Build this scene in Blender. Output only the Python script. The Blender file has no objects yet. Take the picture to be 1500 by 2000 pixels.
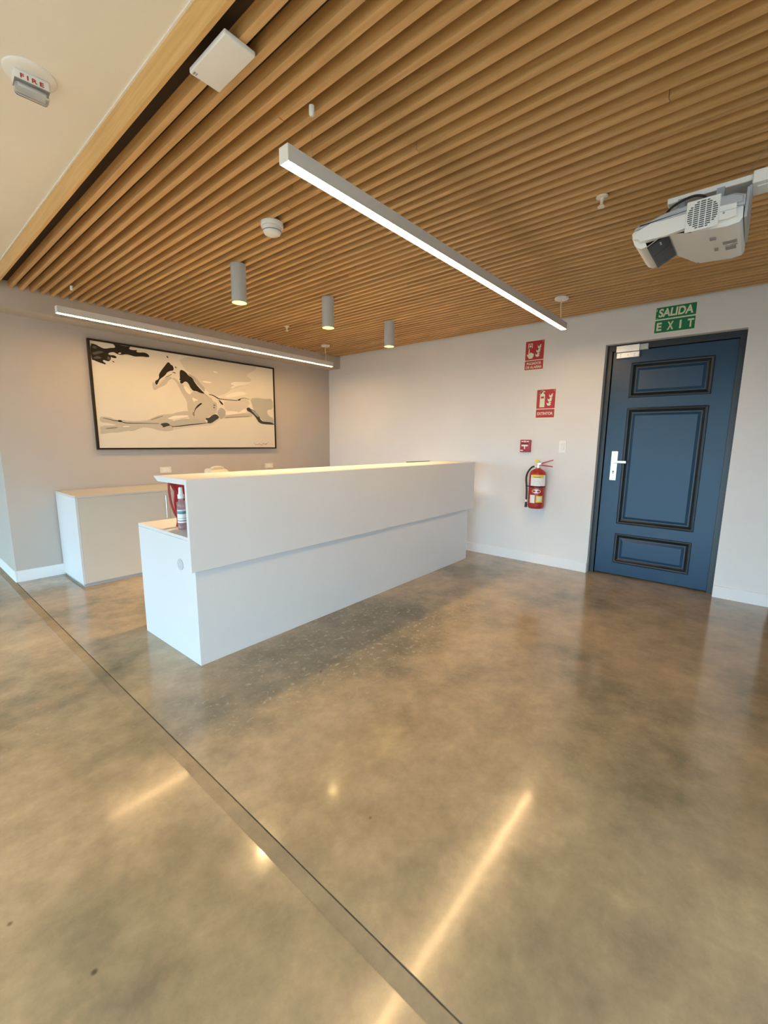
import bpy, bmesh, math, random
from mathutils import Vector, Matrix

random.seed(7)
SC = bpy.context.scene
COL = SC.collection

# ------------------------------------------------------------------ camera
FPX = 841.2209                      # focal length in pixels of the 1500x2000 frame
YAW, PITCH, ROLL = 0.8679, -0.1615, 0.0096
cam_data = bpy.data.cameras.new('camera')
cam_data.sensor_fit = 'VERTICAL'
cam_data.sensor_height = 24.0
cam_data.lens = FPX / 2000.0 * 24.0
cam_data.clip_start = 0.02
cam = bpy.data.objects.new('camera', cam_data)
COL.objects.link(cam)
_fw = Vector((math.sin(YAW) * math.cos(PITCH), math.cos(YAW) * math.cos(PITCH), math.sin(PITCH)))
_r = Vector((math.cos(YAW), -math.sin(YAW), 0))
_u = _r.cross(_fw)
_r2 = math.cos(ROLL) * _r + math.sin(ROLL) * _u
_u2 = -math.sin(ROLL) * _r + math.cos(ROLL) * _u
cam.matrix_world = Matrix(((_r2.x, _u2.x, -_fw.x, -4.6243),
                           (_r2.y, _u2.y, -_fw.y, -5.0400),
                           (_r2.z, _u2.z, -_fw.z, 1.3119),
                           (0, 0, 0, 1)))
SC.camera = cam

# ------------------------------------------------------------------ daylight, exposure
world = bpy.data.worlds.new('overcast_daylight')
SC.world = world
world.use_nodes = True
_bg = world.node_tree.nodes['Background']
# pale blue overcast sky above the horizon, dull ground below it
_N, _L = world.node_tree.nodes, world.node_tree.links
_tc = _N.new('ShaderNodeTexCoord'); _sx = _N.new('ShaderNodeSeparateXYZ'); _L.new(_tc.outputs['Generated'], _sx.inputs[0])
_mr = _N.new('ShaderNodeMapRange'); _mr.inputs['From Min'].default_value = -.03; _mr.inputs['From Max'].default_value = .05
_L.new(_sx.outputs['Z'], _mr.inputs['Value'])
_mx = _N.new('ShaderNodeMix'); _mx.data_type = 'RGBA'; _L.new(_mr.outputs[0], _mx.inputs['Factor'])
_mx.inputs['A'].default_value = (.090, .108, .120, 1); _mx.inputs['B'].default_value = (.50, .79, 1.0, 1)
_L.new(_mx.outputs['Result'], _bg.inputs['Color'])
SKY = 6.4
_bg.inputs['Strength'].default_value = SKY
SC.view_settings.view_transform = 'Standard'
SC.view_settings.look = 'None'
SC.view_settings.gamma = 1.0
SC.view_settings.use_curve_mapping = False
SC.view_settings.exposure = 0.92
BAR_GLOW = 33.0                     # linear pendant diffusers
SPOT_GLOW = 6.0                    # downlight lenses
SPOT_POWER = 66.0                  # downlight lamps
PASSAGE_FILL_POWER = 400.0  # unseen passage downlights, added as fill light
SC.cycles.adaptive_threshold = 0.03
SC.cycles.max_bounces = 6
SC.cycles.diffuse_bounces = 4
SC.cycles.glossy_bounces = 3
SC.cycles.transmission_bounces = 5
SC.cycles.sample_clamp_indirect = 6.0

# ------------------------------------------------------------------ materials
def new_mat(name):
    m = bpy.data.materials.new(name)
    m.use_nodes = True
    return m, m.node_tree.nodes, m.node_tree.links, m.node_tree.nodes['Principled BSDF']

def plain(name, col, rough=0.5, metal=0.0, noise=0.0, scale=8.0, bump=0.0, bscale=200.0, coat=0.0, spec=0.5):
    m, N, L, b = new_mat(name)
    b.inputs['Roughness'].default_value = rough
    b.inputs['Metallic'].default_value = metal
    b.inputs['Coat Weight'].default_value = coat
    b.inputs['Specular IOR Level'].default_value = spec
    b.inputs['Base Color'].default_value = (*col, 1)
    tc = N.new('ShaderNodeTexCoord')
    if noise > 0:
        n = N.new('ShaderNodeTexNoise'); n.inputs['Scale'].default_value = scale
        n.inputs['Detail'].default_value = 4
        L.new(tc.outputs['Object'], n.inputs['Vector'])
        r = N.new('ShaderNodeValToRGB')
        r.color_ramp.elements[0].position = .3; r.color_ramp.elements[1].position = .7
        r.color_ramp.elements[0].color = (*[c * (1 - noise) for c in col], 1)
        r.color_ramp.elements[1].color = (*[min(1, c * (1 + noise)) for c in col], 1)
        L.new(n.outputs['Fac'], r.inputs['Fac']); L.new(r.outputs['Color'], b.inputs['Base Color'])
    if bump > 0:
        n2 = N.new('ShaderNodeTexNoise'); n2.inputs['Scale'].default_value = bscale
        L.new(tc.outputs['Object'], n2.inputs['Vector'])
        bp = N.new('ShaderNodeBump'); bp.inputs['Strength'].default_value = bump; bp.inputs['Distance'].default_value = .002
        L.new(n2.outputs['Fac'], bp.inputs['Height']); L.new(bp.outputs['Normal'], b.inputs['Normal'])
    return m

def emit(name, col, strength):
    m, N, L, b = new_mat(name)
    b.inputs['Base Color'].default_value = (*col, 1)
    b.inputs['Emission Color'].default_value = (*col, 1)
    b.inputs['Emission Strength'].default_value = strength
    return m

def wood(name, dark, light, grain_axis='Y', vary=0.25):
    m, N, L, b = new_mat(name)
    tc = N.new('ShaderNodeTexCoord'); mp = N.new('ShaderNodeMapping')
    s = {'X': (1.2, 22, 22), 'Y': (22, 1.2, 22), 'Z': (22, 22, 1.2)}[grain_axis]
    mp.inputs['Scale'].default_value = s
    oi = N.new('ShaderNodeObjectInfo')
    add = N.new('ShaderNodeVectorMath'); add.operation = 'ADD'
    mul = N.new('ShaderNodeVectorMath'); mul.operation = 'SCALE'
    cmb = N.new('ShaderNodeCombineXYZ')
    for k in 'XYZ': L.new(oi.outputs['Random'], cmb.inputs[k])
    L.new(cmb.outputs[0], mul.inputs[0]); mul.inputs['Scale'].default_value = 37.0
    L.new(tc.outputs['Object'], add.inputs[0]); L.new(mul.outputs[0], add.inputs[1])
    L.new(add.outputs[0], mp.inputs['Vector'])
    n = N.new('ShaderNodeTexNoise'); n.inputs['Scale'].default_value = 2.2; n.inputs['Detail'].default_value = 3
    n.inputs['Distortion'].default_value = .6
    L.new(mp.outputs[0], n.inputs['Vector'])
    r = N.new('ShaderNodeValToRGB')
    r.color_ramp.elements[0].position = .3; r.color_ramp.elements[0].color = (*dark, 1)
    r.color_ramp.elements[1].position = .72; r.color_ramp.elements[1].color = (*light, 1)
    L.new(n.outputs['Fac'], r.inputs['Fac'])
    hsv = N.new('ShaderNodeHueSaturation')
    mr = N.new('ShaderNodeMapRange')
    mr.inputs['To Min'].default_value = 1 - vary; mr.inputs['To Max'].default_value = 1 + vary * .6
    L.new(oi.outputs['Random'], mr.inputs['Value']); L.new(mr.outputs[0], hsv.inputs['Value'])
    L.new(r.outputs['Color'], hsv.inputs['Color']); L.new(hsv.outputs['Color'], b.inputs['Base Color'])
    b.inputs['Roughness'].default_value = .4
    bp = N.new('ShaderNodeBump'); bp.inputs['Strength'].default_value = .1; bp.inputs['Distance'].default_value = .001
    L.new(n.outputs['Fac'], bp.inputs['Height']); L.new(bp.outputs['Normal'], b.inputs['Normal'])
    return m

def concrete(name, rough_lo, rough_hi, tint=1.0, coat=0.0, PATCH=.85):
    m, N, L, b = new_mat(name)
    tc = N.new('ShaderNodeTexCoord')
    def noise(scale, detail, rough=.5, dist=0.0):
        n = N.new('ShaderNodeTexNoise'); n.inputs['Scale'].default_value = scale
        n.inputs['Detail'].default_value = detail; n.inputs['Roughness'].default_value = rough
        n.inputs['Distortion'].default_value = dist
        L.new(tc.outputs['Object'], n.inputs['Vector']); return n
    big = noise(.75, 6, .66, .0)
    r1 = N.new('ShaderNodeValToRGB'); e = r1.color_ramp.elements
    e[0].position = .36; e[0].color = (.160 * tint, .136 * tint, .086 * tint, 1)
    e[1].position = .58; e[1].color = (.335 * tint, .254 * tint, .156 * tint, 1)
    k = r1.color_ramp.elements.new(.46); k.color = (.262 * tint, .202 * tint, .126 * tint, 1)
    L.new(big.outputs['Fac'], r1.inputs['Fac'])
    mid = noise(6.5, 10, .74, .0)
    r2 = N.new('ShaderNodeValToRGB'); e = r2.color_ramp.elements
    e[0].position = .34; e[0].color = (.69, .695, .69, 1)
    e[1].position = .68; e[1].color = (1.19, 1.18, 1.15, 1)
    L.new(mid.outputs['Fac'], r2.inputs['Fac'])
    mx = N.new('ShaderNodeMix'); mx.data_type = 'RGBA'; mx.blend_type = 'MULTIPLY'; mx.inputs['Factor'].default_value = .75
    L.new(r1.outputs['Color'], mx.inputs['A']); L.new(r2.outputs['Color'], mx.inputs['B'])
    # pale exposed aggregate flecks, only inside some patches
    fl = noise(46, 3, .6)
    fr = N.new('ShaderNodeValToRGB'); fr.color_ramp.elements[0].position = .60; fr.color_ramp.elements[1].position = .70
    L.new(fl.outputs['Fac'], fr.inputs['Fac'])
    pm = noise(.9, 3, .5)
    pr = N.new('ShaderNodeValToRGB'); pr.color_ramp.elements[0].position = .5; pr.color_ramp.elements[1].position = .64
    L.new(pm.outputs['Fac'], pr.inputs['Fac'])
    mm = N.new('ShaderNodeMath'); mm.operation = 'MULTIPLY'
    L.new(fr.outputs['Color'], mm.inputs[0]); L.new(pr.outputs['Color'], mm.inputs[1])
    mx2 = N.new('ShaderNodeMix'); mx2.data_type = 'RGBA'
    ms = N.new('ShaderNodeMath'); ms.operation = 'MULTIPLY'; ms.inputs[1].default_value = .6
    L.new(mm.outputs[0], ms.inputs[0]); L.new(ms.outputs[0], mx2.inputs['Factor'])
    L.new(mx.outputs['Result'], mx2.inputs['A']); mx2.inputs['B'].default_value = (.46, .40, .29, 1)
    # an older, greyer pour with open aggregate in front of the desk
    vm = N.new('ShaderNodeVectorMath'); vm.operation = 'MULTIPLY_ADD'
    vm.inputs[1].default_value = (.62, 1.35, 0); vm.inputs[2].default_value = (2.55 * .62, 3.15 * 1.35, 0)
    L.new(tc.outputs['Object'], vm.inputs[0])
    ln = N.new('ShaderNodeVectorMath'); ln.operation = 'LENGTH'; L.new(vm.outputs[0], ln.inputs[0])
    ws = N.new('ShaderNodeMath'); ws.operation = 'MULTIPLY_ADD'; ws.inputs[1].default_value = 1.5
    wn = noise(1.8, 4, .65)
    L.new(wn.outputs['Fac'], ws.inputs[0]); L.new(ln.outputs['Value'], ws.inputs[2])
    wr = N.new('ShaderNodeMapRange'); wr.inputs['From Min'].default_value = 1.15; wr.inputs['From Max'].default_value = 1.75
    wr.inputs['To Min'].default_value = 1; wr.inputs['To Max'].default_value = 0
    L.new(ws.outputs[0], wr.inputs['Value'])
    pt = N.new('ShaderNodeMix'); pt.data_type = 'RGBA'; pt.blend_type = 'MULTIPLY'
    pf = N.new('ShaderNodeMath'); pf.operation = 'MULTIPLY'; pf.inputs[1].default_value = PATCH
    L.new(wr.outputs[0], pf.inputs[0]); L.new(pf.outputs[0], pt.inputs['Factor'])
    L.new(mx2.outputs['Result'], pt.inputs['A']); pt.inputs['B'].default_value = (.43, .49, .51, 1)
    fl2 = noise(30, 4, .7, .3)
    f2 = N.new('ShaderNodeValToRGB'); f2.color_ramp.elements[0].position = .56; f2.color_ramp.elements[1].position = .68
    L.new(fl2.outputs['Fac'], f2.inputs['Fac'])
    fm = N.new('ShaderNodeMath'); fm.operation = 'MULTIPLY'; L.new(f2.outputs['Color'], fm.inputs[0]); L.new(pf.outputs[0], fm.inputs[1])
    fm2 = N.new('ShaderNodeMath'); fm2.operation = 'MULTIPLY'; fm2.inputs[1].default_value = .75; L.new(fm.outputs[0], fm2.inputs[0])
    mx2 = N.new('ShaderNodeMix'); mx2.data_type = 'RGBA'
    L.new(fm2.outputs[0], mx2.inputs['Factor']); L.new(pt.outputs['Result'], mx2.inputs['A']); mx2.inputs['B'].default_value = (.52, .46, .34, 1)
    # dark pin holes and scuffs
    vor = N.new('ShaderNodeTexVoronoi'); vor.inputs['Scale'].default_value = 3.0
    L.new(tc.outputs['Object'], vor.inputs['Vector'])
    vr = N.new('ShaderNodeValToRGB'); vr.color_ramp.elements[0].position = .012; vr.color_ramp.elements[1].position = .03
    vr.color_ramp.elements[0].color = (.35, .33, .3, 1)
    L.new(vor.outputs['Distance'], vr.inputs['Fac'])
    mx3 = N.new('ShaderNodeMix'); mx3.data_type = 'RGBA'; mx3.blend_type = 'MULTIPLY'; mx3.inputs['Factor'].default_value = 1
    L.new(mx2.outputs['Result'], mx3.inputs['A']); L.new(vr.outputs['Color'], mx3.inputs['B'])
    L.new(mx3.outputs['Result'], b.inputs['Base Color'])
    rr = N.new('ShaderNodeMapRange'); rr.inputs['From Min'].default_value = .3; rr.inputs['From Max'].default_value = .7
    rr.inputs['To Min'].default_value = rough_lo; rr.inputs['To Max'].default_value = rough_hi
    L.new(mid.outputs['Fac'], rr.inputs['Value']); L.new(rr.outputs[0], b.inputs['Roughness'])
    bp = N.new('ShaderNodeBump'); bp.inputs['Strength'].default_value = .05; bp.inputs['Distance'].default_value = .002
    fine = noise(90, 2, .6)
    L.new(fine.outputs['Fac'], bp.inputs['Height']); L.new(bp.outputs['Normal'], b.inputs['Normal'])
    b.inputs['Coat Weight'].default_value = coat; b.inputs['Coat Roughness'].default_value = .08
    return m

M = {
 'wallw': plain('pale_wall_paint', (.79, .78, .775), .6, noise=.015, scale=3, bump=.03, bscale=260),
 'wall': plain('greige_wall_paint', (.52, .465, .415), .6, noise=.015, scale=3, bump=.03, bscale=260),
 'ceil': plain('white_ceiling_paint', (.90, .86, .80), .8, noise=.02, scale=2, bump=.05, bscale=160),
 'base': plain('white_trim_paint', (.85, .85, .86), .4),
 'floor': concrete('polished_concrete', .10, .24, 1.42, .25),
 'strip': concrete('matt_concrete', .6, .75, 1.22, 0, 0),
 'groove': plain('joint_sealant', (.17, .14, .10), .8, noise=.3, scale=30),
 'slat': wood('oak_slat', (.56, .325, .125), (.70, .435, .185), 'Y', .12),
 'fascia': wood('pine_fascia', (.66, .39, .13), (.78, .50, .20), 'Y', .02),
 'plenum': plain('dark_plenum', (.04, .024, .012), .9),
 'lam': plain('white_laminate', (.70, .70, .71), .38, noise=.01, scale=2),
 'lamdoor': plain('white_cabinet_laminate', (.64, .595, .52), .4, noise=.01, scale=2),
 'kick': plain('grey_plinth', (.42, .42, .43), .5),
 'cap': plain('pale_grommet', (.52, .54, .56), .4),
 'white': plain('white_plastic', (.90, .90, .89), .35),
 'offw': plain('cream_plastic', (.80, .74, .60), .4),
 'lightgrey': plain('pale_grey_metal', (.50, .54, .56), .45),
 'barwhite': plain('white_powder_coat', (.70, .685, .665), .45),
 'door': plain('navy_door_paint', (.020, .064, .128), .3, spec=.32, noise=.03, scale=4, bump=.03, bscale=120),
 'doorfr': plain('charcoal_door_moulding', (.012, .020, .026), .38),
 'chrome': plain('brushed_nickel', (.70, .72, .72), .36, 1.0),
 'alu': plain('satin_aluminium', (.80, .82, .84), .35, .6),
 'black': plain('black_rubber', (.018, .017, .016), .5),
 'frame': plain('dark_wood_frame', (.030, .019, .011), .5, spec=.2),
 'red': plain('red_gloss_paint', (.40, .028, .024), .25),
 'crimson': plain('crimson_plastic', (.42, .035, .055), .4),
 'signred': plain('sign_red', (.48, .025, .035), .45),
 'signgreen': plain('sign_green', (.008, .20, .075), .45),
 'glow': plain('photoluminescent_cream', (.78, .84, .62), .5),
 'yellow': plain('yellow_label', (.80, .66, .04), .45),
 'label': plain('white_paper_label', (.88, .88, .88), .5, noise=.05, scale=90),
 'print': plain('grey_print', (.30, .30, .31), .6),
 'redcloth': plain('red_fabric', (.50, .035, .035), .75, noise=.15, scale=120, bump=.2, bscale=600),
 'darkred': plain('dark_red_webbing', (.28, .020, .020), .7, bump=.2, bscale=600),
 'stripe': plain('pink_print', (.72, .30, .30), .7),
 'canvas': plain('white_canvas', (.70, .65, .55), .7, noise=.02, scale=3, bump=.1, bscale=700),
 'lens': plain('smoked_glass', (.016, .016, .014), .2, spec=.3),
 'lens2': plain('dark_glass_inner', (.04, .04, .036), .3, spec=.3),
 'projw': plain('projector_white', (.78, .79, .79), .35),
 'projg': plain('projector_grey', (.40, .43, .47), .4),
 'projb': plain('projector_underside', (.66, .64, .61), .45),
 'ventdark': plain('vent_dark', (.06, .07, .085), .6),
 'wire': plain('steel_wire', (.45, .43, .40), .35, .8),
 'cord': plain('cream_cord', (.78, .72, .60), .5),
 'teal': plain('teal_print', (.10, .28, .30), .5),
 'screen': plain('black_screen', (.012, .013, .014), .15),
 'mull': plain('grey_mullion', (.30, .31, .32), .4),
 'bar': emit('warm_diffuser', (1.0, .63, .29), BAR_GLOW),
 'spot': emit('warm_lens', (1.0, .75, .06), SPOT_GLOW),
 # painting pigments
 'dark': plain('pigment_black', (.030, .024, .016), .6, spec=.1),
 'ink': plain('pigment_charcoal', (.060, .058, .055), .6, spec=.1),
 'ink2': plain('pigment_warm_grey', (.115, .10, .085), .6, spec=.1),
 'grey': plain('pigment_grey_wash', (0.44, 0.425, 0.36), .7),
 'greymane': plain('pigment_mid_grey', (0.41, 0.385, 0.34), .7),
 'lilac': plain('pigment_lilac_grey', (0.4, 0.37, 0.345), .7),
 'pink': plain('pigment_rose_beige', (0.6, 0.54, 0.47), .7),
 'beige': plain('pigment_beige', (0.5, 0.46, 0.385), .7),
 'wash': plain('pigment_pale_wash', (0.585, 0.545, 0.465), .7),
 'wash2': plain('pigment_soft_grey', (.34, .33, .30), .7),
 'cream': plain('pigment_white', (0.8, 0.75, 0.64), .7),
 'shade': plain('pigment_brown_shade', (.26, .22, .17), .7, spec=.1),
 'redink': plain('pigment_red', (.60, .08, .05), .6),
}
def clear_plastic(name, col, rough=.05):
    m, N, L, b = new_mat(name)
    b.inputs['Base Color'].default_value = (*col, 1); b.inputs['Roughness'].default_value = rough
    b.inputs['Transmission Weight'].default_value = .85; b.inputs['IOR'].default_value = 1.35
    return m
M['clear'] = clear_plastic('clear_plastic', (.92, .94, .96))
M['pinkliq'] = clear_plastic('pink_liquid', (.85, .45, .45))

# ------------------------------------------------------------------ mesh helpers
class MB:
    """collects shapes, builds ONE mesh object"""
    def __init__(s): s.bm = bmesh.new()
    def _xf(s, vs, mat):
        if mat is not None:
            for v in vs: v.co = mat @ v.co
    def box(s, x0, x1, y0, y1, z0, z1, bev=0.0, seg=2, mat=None):
        r = bmesh.ops.create_cube(s.bm, size=1.0)
        vs = r['verts']
        for v in vs:
            v.co = Vector(((x0 + x1) / 2 + v.co.x * (x1 - x0), (y0 + y1) / 2 + v.co.y * (y1 - y0), (z0 + z1) / 2 + v.co.z * (z1 - z0)))
        s._xf(vs, mat)
        if bev > 0:
            es = list({e for v in vs for e in v.link_edges})
            bmesh.ops.bevel(s.bm, geom=es, offset=bev, segments=seg, affect='EDGES', profile=.5)
        return s
    def prism(s, pts, n, mat=None):
        """pts: 3d outline, n: extrusion vector"""
        n = Vector(n)
        a = [s.bm.verts.new(Vector(p)) for p in pts]; b = [s.bm.verts.new(Vector(p) + n) for p in pts]
        s._xf(a + b, mat)
        s.bm.faces.new(a[::-1]); s.bm.faces.new(b)
        k = len(pts)
        for i in range(k): s.bm.faces.new((a[i], a[(i + 1) % k], b[(i + 1) % k], b[i]))
        return s
    def ngon(s, pts):
        s.bm.faces.new([s.bm.verts.new(Vector(p)) for p in pts]); return s
    def lathe(s, prof, c, axis='Z', seg=32, cap=True, a0=0.0, a1=None):
        """prof: (radius, along) pairs"""
        full = a1 is None
        a1 = a0 + math.tau if full else a1
        ks = seg if full else seg + 1
        c = Vector(c); rings = []
        for r, h in prof:
            ring = []
            for i in range(ks):
                t = a0 + (a1 - a0) * i / seg
                p = (r * math.cos(t), r * math.sin(t))
                d = {'Z': (p[0], p[1], h), 'X': (h, p[0], p[1]), 'Y': (p[0], h, p[1])}[axis]
                ring.append(s.bm.verts.new(c + Vector(d)))
            rings.append(ring)
        for A, B in zip(rings, rings[1:]):
            for i in range(seg):
                j = (i + 1) % ks
                s.bm.faces.new((A[i], A[j], B[j], B[i]))
        if cap and full:
            s.bm.faces.new(rings[0][::-1]); s.bm.faces.new(rings[-1])
        return s
    def tube(s, pts, r, seg=10, r_end=None):
        pts = [Vector(p) for p in pts]; rings = []
        up = None
        for i, p in enumerate(pts):
            t = (pts[min(i + 1, len(pts) - 1)] - pts[max(i - 1, 0)]).normalized()
            if up is None:
                up = Vector((0, 0, 1)) if abs(t.z) < .9 else Vector((1, 0, 0))
            a = (up - t * up.dot(t)).normalized(); b = t.cross(a); up = a
            rr = r if r_end is None else r + (r_end - r) * i / (len(pts) - 1)
            rings.append([s.bm.verts.new(p + a * rr * math.cos(math.tau * k / seg) + b * rr * math.sin(math.tau * k / seg)) for k in range(seg)])
        for A, B in zip(rings, rings[1:]):
            for i in range(seg):
                j = (i + 1) % seg
                s.bm.faces.new((A[i], A[j], B[j], B[i]))
        s.bm.faces.new(rings[0][::-1]); s.bm.faces.new(rings[-1])
        return s
    def build(s, name, mat, parent=None, smooth=False):
        bmesh.ops.recalc_face_normals(s.bm, faces=s.bm.faces[:])
        me = bpy.data.meshes.new(name); s.bm.to_mesh(me); s.bm.free()
        me.materials.append(M[mat] if isinstance(mat, str) else mat)
        if smooth:
            me.polygons.foreach_set('use_smooth', [True] * len(me.polygons))
            try: me.set_sharp_from_angle(angle=math.radians(40))
            except Exception: pass
        o = bpy.data.objects.new(name, me); COL.objects.link(o)
        if parent is not None: put(o, parent)
        return o

def put(o, parent):
    """parent a part that was built in world space"""
    o.parent = parent
    o.matrix_parent_inverse = WM(parent).inverted()
def WM(o):
    return (WM(o.parent) @ o.matrix_parent_inverse @ o.matrix_basis) if o.parent else o.matrix_basis.copy()

def tag(o, label, cat=None, group=None, kind=None):
    o['label'] = label
    if cat: o['category'] = cat
    if group: o['group'] = group
    if kind: o['kind'] = kind
    return o
def thing(name, loc, label, cat, group=None, rz=0.0, kind=None):
    o = bpy.data.objects.new(name, None); COL.objects.link(o)
    o.empty_display_size = .05
    o.location = loc; o.rotation_euler = (0, 0, rz)
    return tag(o, label, cat, group, kind)
def struct(o, label, cat):
    return tag(o, label, cat, None, 'structure')
def arc(p0, p1, p2, n=10):
    p0, p1, p2 = Vector(p0), Vector(p1), Vector(p2)
    return [(1 - t) ** 2 * p0 + 2 * t * (1 - t) * p1 + t * t * p2 for t in [i / n for i in range(n + 1)]]
def spline(pts, n=6):
    P = [Vector(p) for p in pts]; out = []
    for i in range(len(P) - 1):
        a, b, c, d = P[max(i - 1, 0)], P[i], P[i + 1], P[min(i + 2, len(P) - 1)]
        for k in range(n):
            t = k / n
            out.append(.5 * ((2 * b) + (c - a) * t + (2 * a - 5 * b + 4 * c - d) * t * t + (3 * b - a - 3 * c + d) * t ** 3))
    out.append(P[-1]); return out

_dg = bpy.context.evaluated_depsgraph_get
def text_mesh(name, body, mat, x, yl, yr, z0, z1, parent, bold=.018, shear=0.0, depth=.0012, frame=None, spacing=1.0):
    """flat lettering; by default on the right wall (x const, reads from +Y to -Y)"""
    cu = bpy.data.curves.new(name, 'FONT'); cu.body = body; cu.size = 1; cu.offset = bold; cu.shear = shear
    cu.space_character = spacing; cu.extrude = .01
    t = bpy.data.objects.new(name, cu); COL.objects.link(t)
    bpy.context.view_layer.update()
    me = bpy.data.meshes.new_from_object(t.evaluated_get(_dg()))
    COL.objects.unlink(t); bpy.data.objects.remove(t); bpy.data.curves.remove(cu)
    xs = [v.co.x for v in me.vertices]; ys = [v.co.y for v in me.vertices]
    ax, bx, ay, by = min(xs), max(xs), min(ys), max(ys)
    for v in me.vertices:
        u = (v.co.x - ax) / (bx - ax); w = (v.co.y - ay) / (by - ay)
        d = depth * (1 if v.co.z > 0 else 0)
        if frame is None: v.co = Vector((x - d, yl + (yr - yl) * u, z0 + (z1 - z0) * w))
        else: v.co = frame(u, w, d)
    me.materials.clear(); me.materials.append(M[mat])
    o = bpy.data.objects.new(name, me); COL.objects.link(o)
    put(o, parent)
    return o

# ================================================================== THE SETTING
H = 2.53            # underside of the slats
ZC = 2.63           # white ceiling on the left
XJ = -3.904         # saw-cut joint in the floor
XEND = -3.8955      # free end of the painting wall
FX = -3.835         # outer face of the wooden fascia
YB = -.247          # front of the bulkhead over the painting wall
ZB = 2.3725
YD1, YD2, ZD = -3.862, -4.901, 2.238     # door opening in the right wall
YE = -5.264         # corner where the right wall ends
WX0, WX1, WY0, WY1 = -12.0, 3.2, -9.5, 5.0   # outer limits of the storey

# floor: polished slab with a narrow saw cut, and a matt strip beside it
b = MB()
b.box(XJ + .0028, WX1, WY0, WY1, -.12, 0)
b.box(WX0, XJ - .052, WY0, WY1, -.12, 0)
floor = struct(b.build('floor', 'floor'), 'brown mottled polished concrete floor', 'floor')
MB().box(XJ - .052, XJ - .0028, WY0, WY1, -.12, -.0004).build('joint_strip', 'strip', floor)
MB().box(XJ - .0028, XJ + .0028, WY0, WY1, -.12, -.004).build('joint_groove', 'groove', floor)

# walls
b = MB()
b.box(XEND, .25, 0, .25, 0, 3.0)
b.box(XEND, XEND + .25, .25, WY1, 0, 3.0)
struct(b.build('wall_back', 'wall'), 'greige wall carrying the horse painting', 'wall')
struct(MB().box(XEND, 0, YB, 0, ZB, H + .10).build('wall_bulkhead', 'wall'), 'greige bulkhead band above the painting under the slats', 'wall')
b = MB()
b.box(0, .25, YD1, 0, 0, 3.0)
b.box(0, .25, YE, YD2, 0, 3.0)
b.box(0, .25, YD2, YD1, ZD, 3.0)
b.box(.25, WX1, YE, YE + .2, 0, 3.0)
b.box(.25, .32, YE, 0, 0, 3.0)
struct(b.build('wall_right', 'wallw'), 'pale greige wall with the navy door and red fire signs', 'wall')
struct(MB().box(-3.2, WX1, -6.5, -6.3, 0, 3.0).box(-6.2, -3.0, WY0 - .2, WY0, 0, 3.0).box(-3.2, -3.0, WY0, -6.5, 0, 3.0).build('wall_rear', 'wallw'), 'greige wall behind the viewer holding the projector arm', 'wall')
struct(MB().box(WX1, WX1 + .2, -6.5, YE + .2, 0, 3.0).build('wall_corridor', 'wall'), 'greige wall closing the side corridor', 'wall')
# glazed outer wall on the left, out of the picture: the daylight comes through it
b = MB()
for k in range(9):
    y = WY0 + (WY1 - WY0) * k / 8
    b.box(WX0 - .06, WX0, y - .03, y + .03, 0, ZC)
b.box(WX0 - .06, WX0, WY0, WY1, 0, .12); b.box(WX0 - .06, WX0, WY0, WY1, 2.35, ZC)
struct(b.build('window_1', 'mull'), 'long glazed window wall left of the reception', 'window')
b = MB()
for k in range(4):
    x = WX0 + (-6.2 - WX0) * k / 3
    b.box(x - .03, x + .03, WY0 - .06, WY0, 0, ZC)
b.box(WX0, -6.2, WY0 - .06, WY0, 0, .12); b.box(WX0, -6.2, WY0 - .06, WY0, 2.35, ZC)
struct(b.build('window_2', 'mull'), 'glazed window behind the viewer', 'window')
struct(MB().box(WX0, XEND, WY1, WY1 + .2, 0, 3.0).build('wall_far', 'wall'), 'greige wall at the end of the left passage', 'wall')

# ceilings
struct(MB().box(WX0, FX, WY0, WY1, ZC, ZC + .2).build('ceiling_left', 'ceil'), 'cream white plaster ceiling at upper left', 'ceiling')
b = MB()
b.box(FX + .017, WX1, -6.3, YB, H + .05, H + .2)
b.box(.0, WX1, -6.3, YE, H, H + .05)
ceiling = struct(b.build('ceiling', 'plenum'), 'dark backing above the timber slat ceiling', 'ceiling')
PITCH_S, SW = .0690, .0255
x = -3.735; i = 0
seam = random.Random(3)
while x + SW / 2 < -.004:
    cut = seam.uniform(-3.6, -.9) if seam.random() < .75 else seam.uniform(-5.2, -3.8)
    for (y0, y1) in ((-6.29, cut - .0012), (cut + .0012, YB - .001)):
        dz = seam.uniform(-.0012, .0012); dx = seam.uniform(-.0012, .0012)
        MB().box(x - SW / 2 + dx, x + SW / 2 + dx, y0, y1, H + dz, H + .05, 0).build('slat', 'slat', ceiling)
    x += PITCH_S; i += 1

# timber fascia closing the slats on the left, with its bead of filler
fascia = struct(MB().box(FX, FX + .016, -6.29, YB - .001, H - .004, ZC + .02, .0015).build('trim_1', 'fascia'), 'pale timber fascia edging the slat ceiling', 'trim')
MB().box(FX - .006, FX, -6.29, YB, ZC - .006, ZC).build('filler_bead', 'ceil', fascia)

# baseboards
BH = .1055
def base_profile(name, x0, x1, y0, y1, nrm):
    b = MB(); b.box(x0, x1, y0, y1, 0, BH, .002, 1)
    return struct(b.build(name, 'base'), {'r': 'white baseboard under the fire extinguisher', 'e': 'white baseboard right of the navy door',
      'b': 'white baseboard under the painting', 'l': 'white baseboard on the wall end at far left'}[nrm], 'baseboard')
base_profile('baseboard_right', -.013, 0, YD1 + .002, 0, 'r')
base_profile('baseboard_end', -.013, 0, YE - .012, YD2 - .002, 'e')
base_profile('baseboard_back', XEND + .001, -.014, -.013, 0, 'b')
base_profile('baseboard_left', XEND - .013, XEND, -.012, WY1, 'l')

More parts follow.
